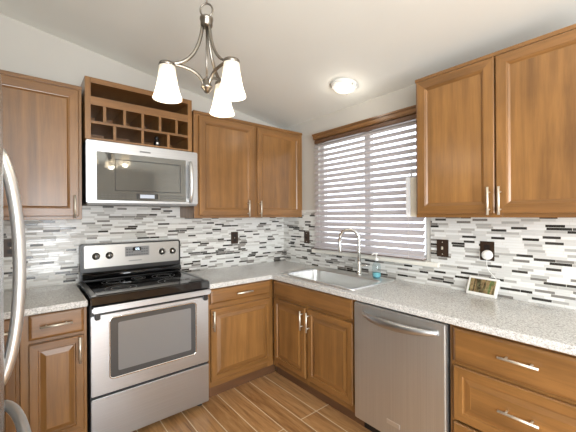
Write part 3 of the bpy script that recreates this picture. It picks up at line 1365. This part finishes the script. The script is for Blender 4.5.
pg = thing('power_adapter', 'round white plug with a thin cord in the outlet above the photo frame', 'plug', (-.018, -2.112, 1.172), RW)
b = MB()
b.lathe([(0, .03), (.024, .030), (.030, .024), (.031, .006), (.028, 0), (0, 0)], 24, axis='y')
b.build('plug', M['white'], pg)
b = MB()
b.tube([Vector((0, -.02, -.028)), Vector((0, -.022, -.06)), Vector((.010, -.016, -.10)), Vector((.030, -.010, -.125)), Vector((.045, -.006, -.145)), Vector((.055, -.004, -.158))], .0016, 8)
b.build('cord', M['white'], pg)

pf = thing('digital_photo_frame', 'white digital photo frame showing a forest, leaning on the splashback', 'photo frame', (-.076, -2.088, .9155), RW - .12)
tl_ = math.radians(-24)


def tilt(o):
    o.rotation_euler = (tl_, 0, 0)
    return o


b = MB()
b.box(-.092, .092, -.006, .008, 0, .120, 0, .004)
body = tilt(b.build('frame', M['white'], pf))
b = MB()
b.box(-.076, .076, -.0075, -.0055, .017, .105, 0)
tilt(b.build('screen', M['screen'], pf))

# ------------------------------------------------------------------ small ornament in a cubby
on = thing('ornament', 'small black and white ornament in a cubby above the microwave', 'ornament', (-1.515, -.345, 1.9645))
b = MB()
b.lathe([(0, 0), (.018, 0), (.021, .004), (.0225, .022), (.019, .040), (.013, .047), (0, .047)], 16)
b.build('body', M['black'], on, smooth=True)
b = MB()
b.lathe([(0, .044), (.012, .046), (.0165, .056), (.0155, .068), (.009, .076), (0, .078)], 16)
b.build('head', M['black'], on, smooth=True)
b = MB()
b.lathe([(0, .0235), (.007, .0225), (.011, .018), (.012, .014)], 14, (0, 0, .022), axis='y')
b.build('white_front', M['white'], on)

# ------------------------------------------------------------------ chandelier
chx, chy, chz = -1.651, -1.519, 0
ch = thing('chandelier', 'brushed nickel three light chandelier with frosted bell shades', 'chandelier', (chx, chy, 2.0))
zc = cz(chx) - 2.0
angs = []
# arm directions in the photograph's frame: right/forward axes turned into the room
for a, rad3 in ((76, .155), (200, .168), (327, .152)):
    v = rgt * math.cos(math.radians(a)) + fwd * math.sin(math.radians(a))
    angs.append((Vector((v.x, v.y, 0)), rad3))
b = MB()
b.lathe([(0, -.012), (.010, -.010), (.017, 0), (.022, .008), (.026, .012), (.026, .020), (.019, .026), (.018, .046), (.010, .055), (0, .055)], 20)
b.build('hub', M['nickel'], ch)
b = MB()
b.tube([(0, 0, .05), (0, 0, .30)], .0045, 8)
b.build('rod', M['nickel'], ch)
b = MB()
b.lathe([(0, .290), (.024, .290), (.027, .295), (.027, .318), (.030, .320), (.030, .330), (.020, .337), (.008, .343), (0, .343)], 20)
b.build('collar', M['nickel'], ch)
b = MB()
rx_ = Vector((rgt.x, rgt.y, 0))
b.tube([Vector((0, 0, .366)) + rx_ * .028 * math.cos(2 * PI * i / 28) + Vector((0, 0, .030 * math.sin(2 * PI * i / 28))) for i in range(28)], .0042, 8, closed=True)
b.build('ring', M['nickel'], ch)
b = MB()
z = .405
k = 0
while z < zc - .05:
    d = rx_ if k % 2 else Vector((fwd.x, fwd.y, 0))
    b.tube([Vector((0, 0, z + .012)) + d * .010 * math.cos(2 * PI * i / 16) + Vector((0, 0, .021 * math.sin(2 * PI * i / 16))) for i in range(16)], .0026, 6, closed=True)
    z += .032
    k += 1
b.build('chain', M['nickel'], ch)
b = MB()
b.lathe([(0, zc - .052), (.012, zc - .05), (.02, zc - .035), (.055, zc - .03), (.065, zc - .012), (.065, zc + .02)], 28)
b.build('canopy', M['nickel'], ch)
for d, rad3 in angs:
    ea = d * rad3
    e = ea + Vector((0, 0, -.022))
    b = MB()
    b.tube(bez(Vector((0, 0, .294)) + d * .018, Vector((0, 0, .165)) + d * .03, Vector((0, 0, .098)) + d * .085, ea + Vector((0, 0, .099)), 16), .0082, 8, flat=(1.0, .75))
    b.tube(bez(Vector((0, 0, .024)) + d * .014, Vector((0, 0, .085)) + d * .03, Vector((0, 0, .098)) + d * .085, ea + Vector((0, 0, .099)), 16), .0078, 8, flat=(1.0, .75))
    b.build('arm', M['nickel'], ch)
    b = MB()
    b.lathe([(0, .128), (.016, .127), (.034, .119), (.036, .110), (.034, .104), (.017, .100), (.016, .072), (0, .072)], 20, e)
    so = b.build('socket', M['nickel'], ch)
    b = MB()
    prof = [(.030, .112), (.034, .106), (.0355, .085), (.038, .06), (.043, .03), (.049, .0), (.056, -.022), (.061, -.036)]
    prof += [(.0595, -.036), (.0545, -.021), (.0475, .001), (.0415, .031), (.0365, .061), (.034, .085), (.0325, .105), (.029, .110)]
    b.lathe(prof[:8], 28, e)
    b.build('shade', M['shade'], ch)
    b = MB()
    b.lathe([(0, .072), (.012, .070), (.014, .055), (.024, .030), (.026, .015), (.020, -.004), (0, -.010)], 16, e)
    b.build('bulb', M['lamp'], so)
    bulb('chandelier_bulb', Vector((chx, chy, 2.0)) + e + Vector((0, 0, -.034)), 1.5, .02)

# ------------------------------------------------------------------ flush ceiling light
lx, ly = -.320, -1.190
cl = thing('ceiling_light', 'small round flush ceiling light in front of the window', 'ceiling light', (lx, ly, cz(lx)))
cl.rotation_euler = (0, math.atan(CS), 0)
b = MB()
b.lathe([(0, .01), (.095, .01), (.106, .0), (.107, -.012), (.102, -.022), (.090, -.026), (.086, -.022)], 36)
b.build('rim', M['white'], cl)
b = MB()
b.lathe([(.087, -.022), (.080, -.034), (.060, -.044), (.030, -.050), (0, -.052)], 32)
b.build('glass_dome', M['dome'], cl)
for i in range(3):
    a = 2 * PI * i / 3 + .4
    b = MB()
    b.lathe([(0, -.034), (.006, -.032), (.007, -.02)], 10, (.096 * math.cos(a), .096 * math.sin(a), 0))
    b.build('screw', M['nickel'], cl)
bulb('ceiling_light_bulb', (lx, ly, cz(lx) - .12), 1.2, .05, (1, .92, .8))
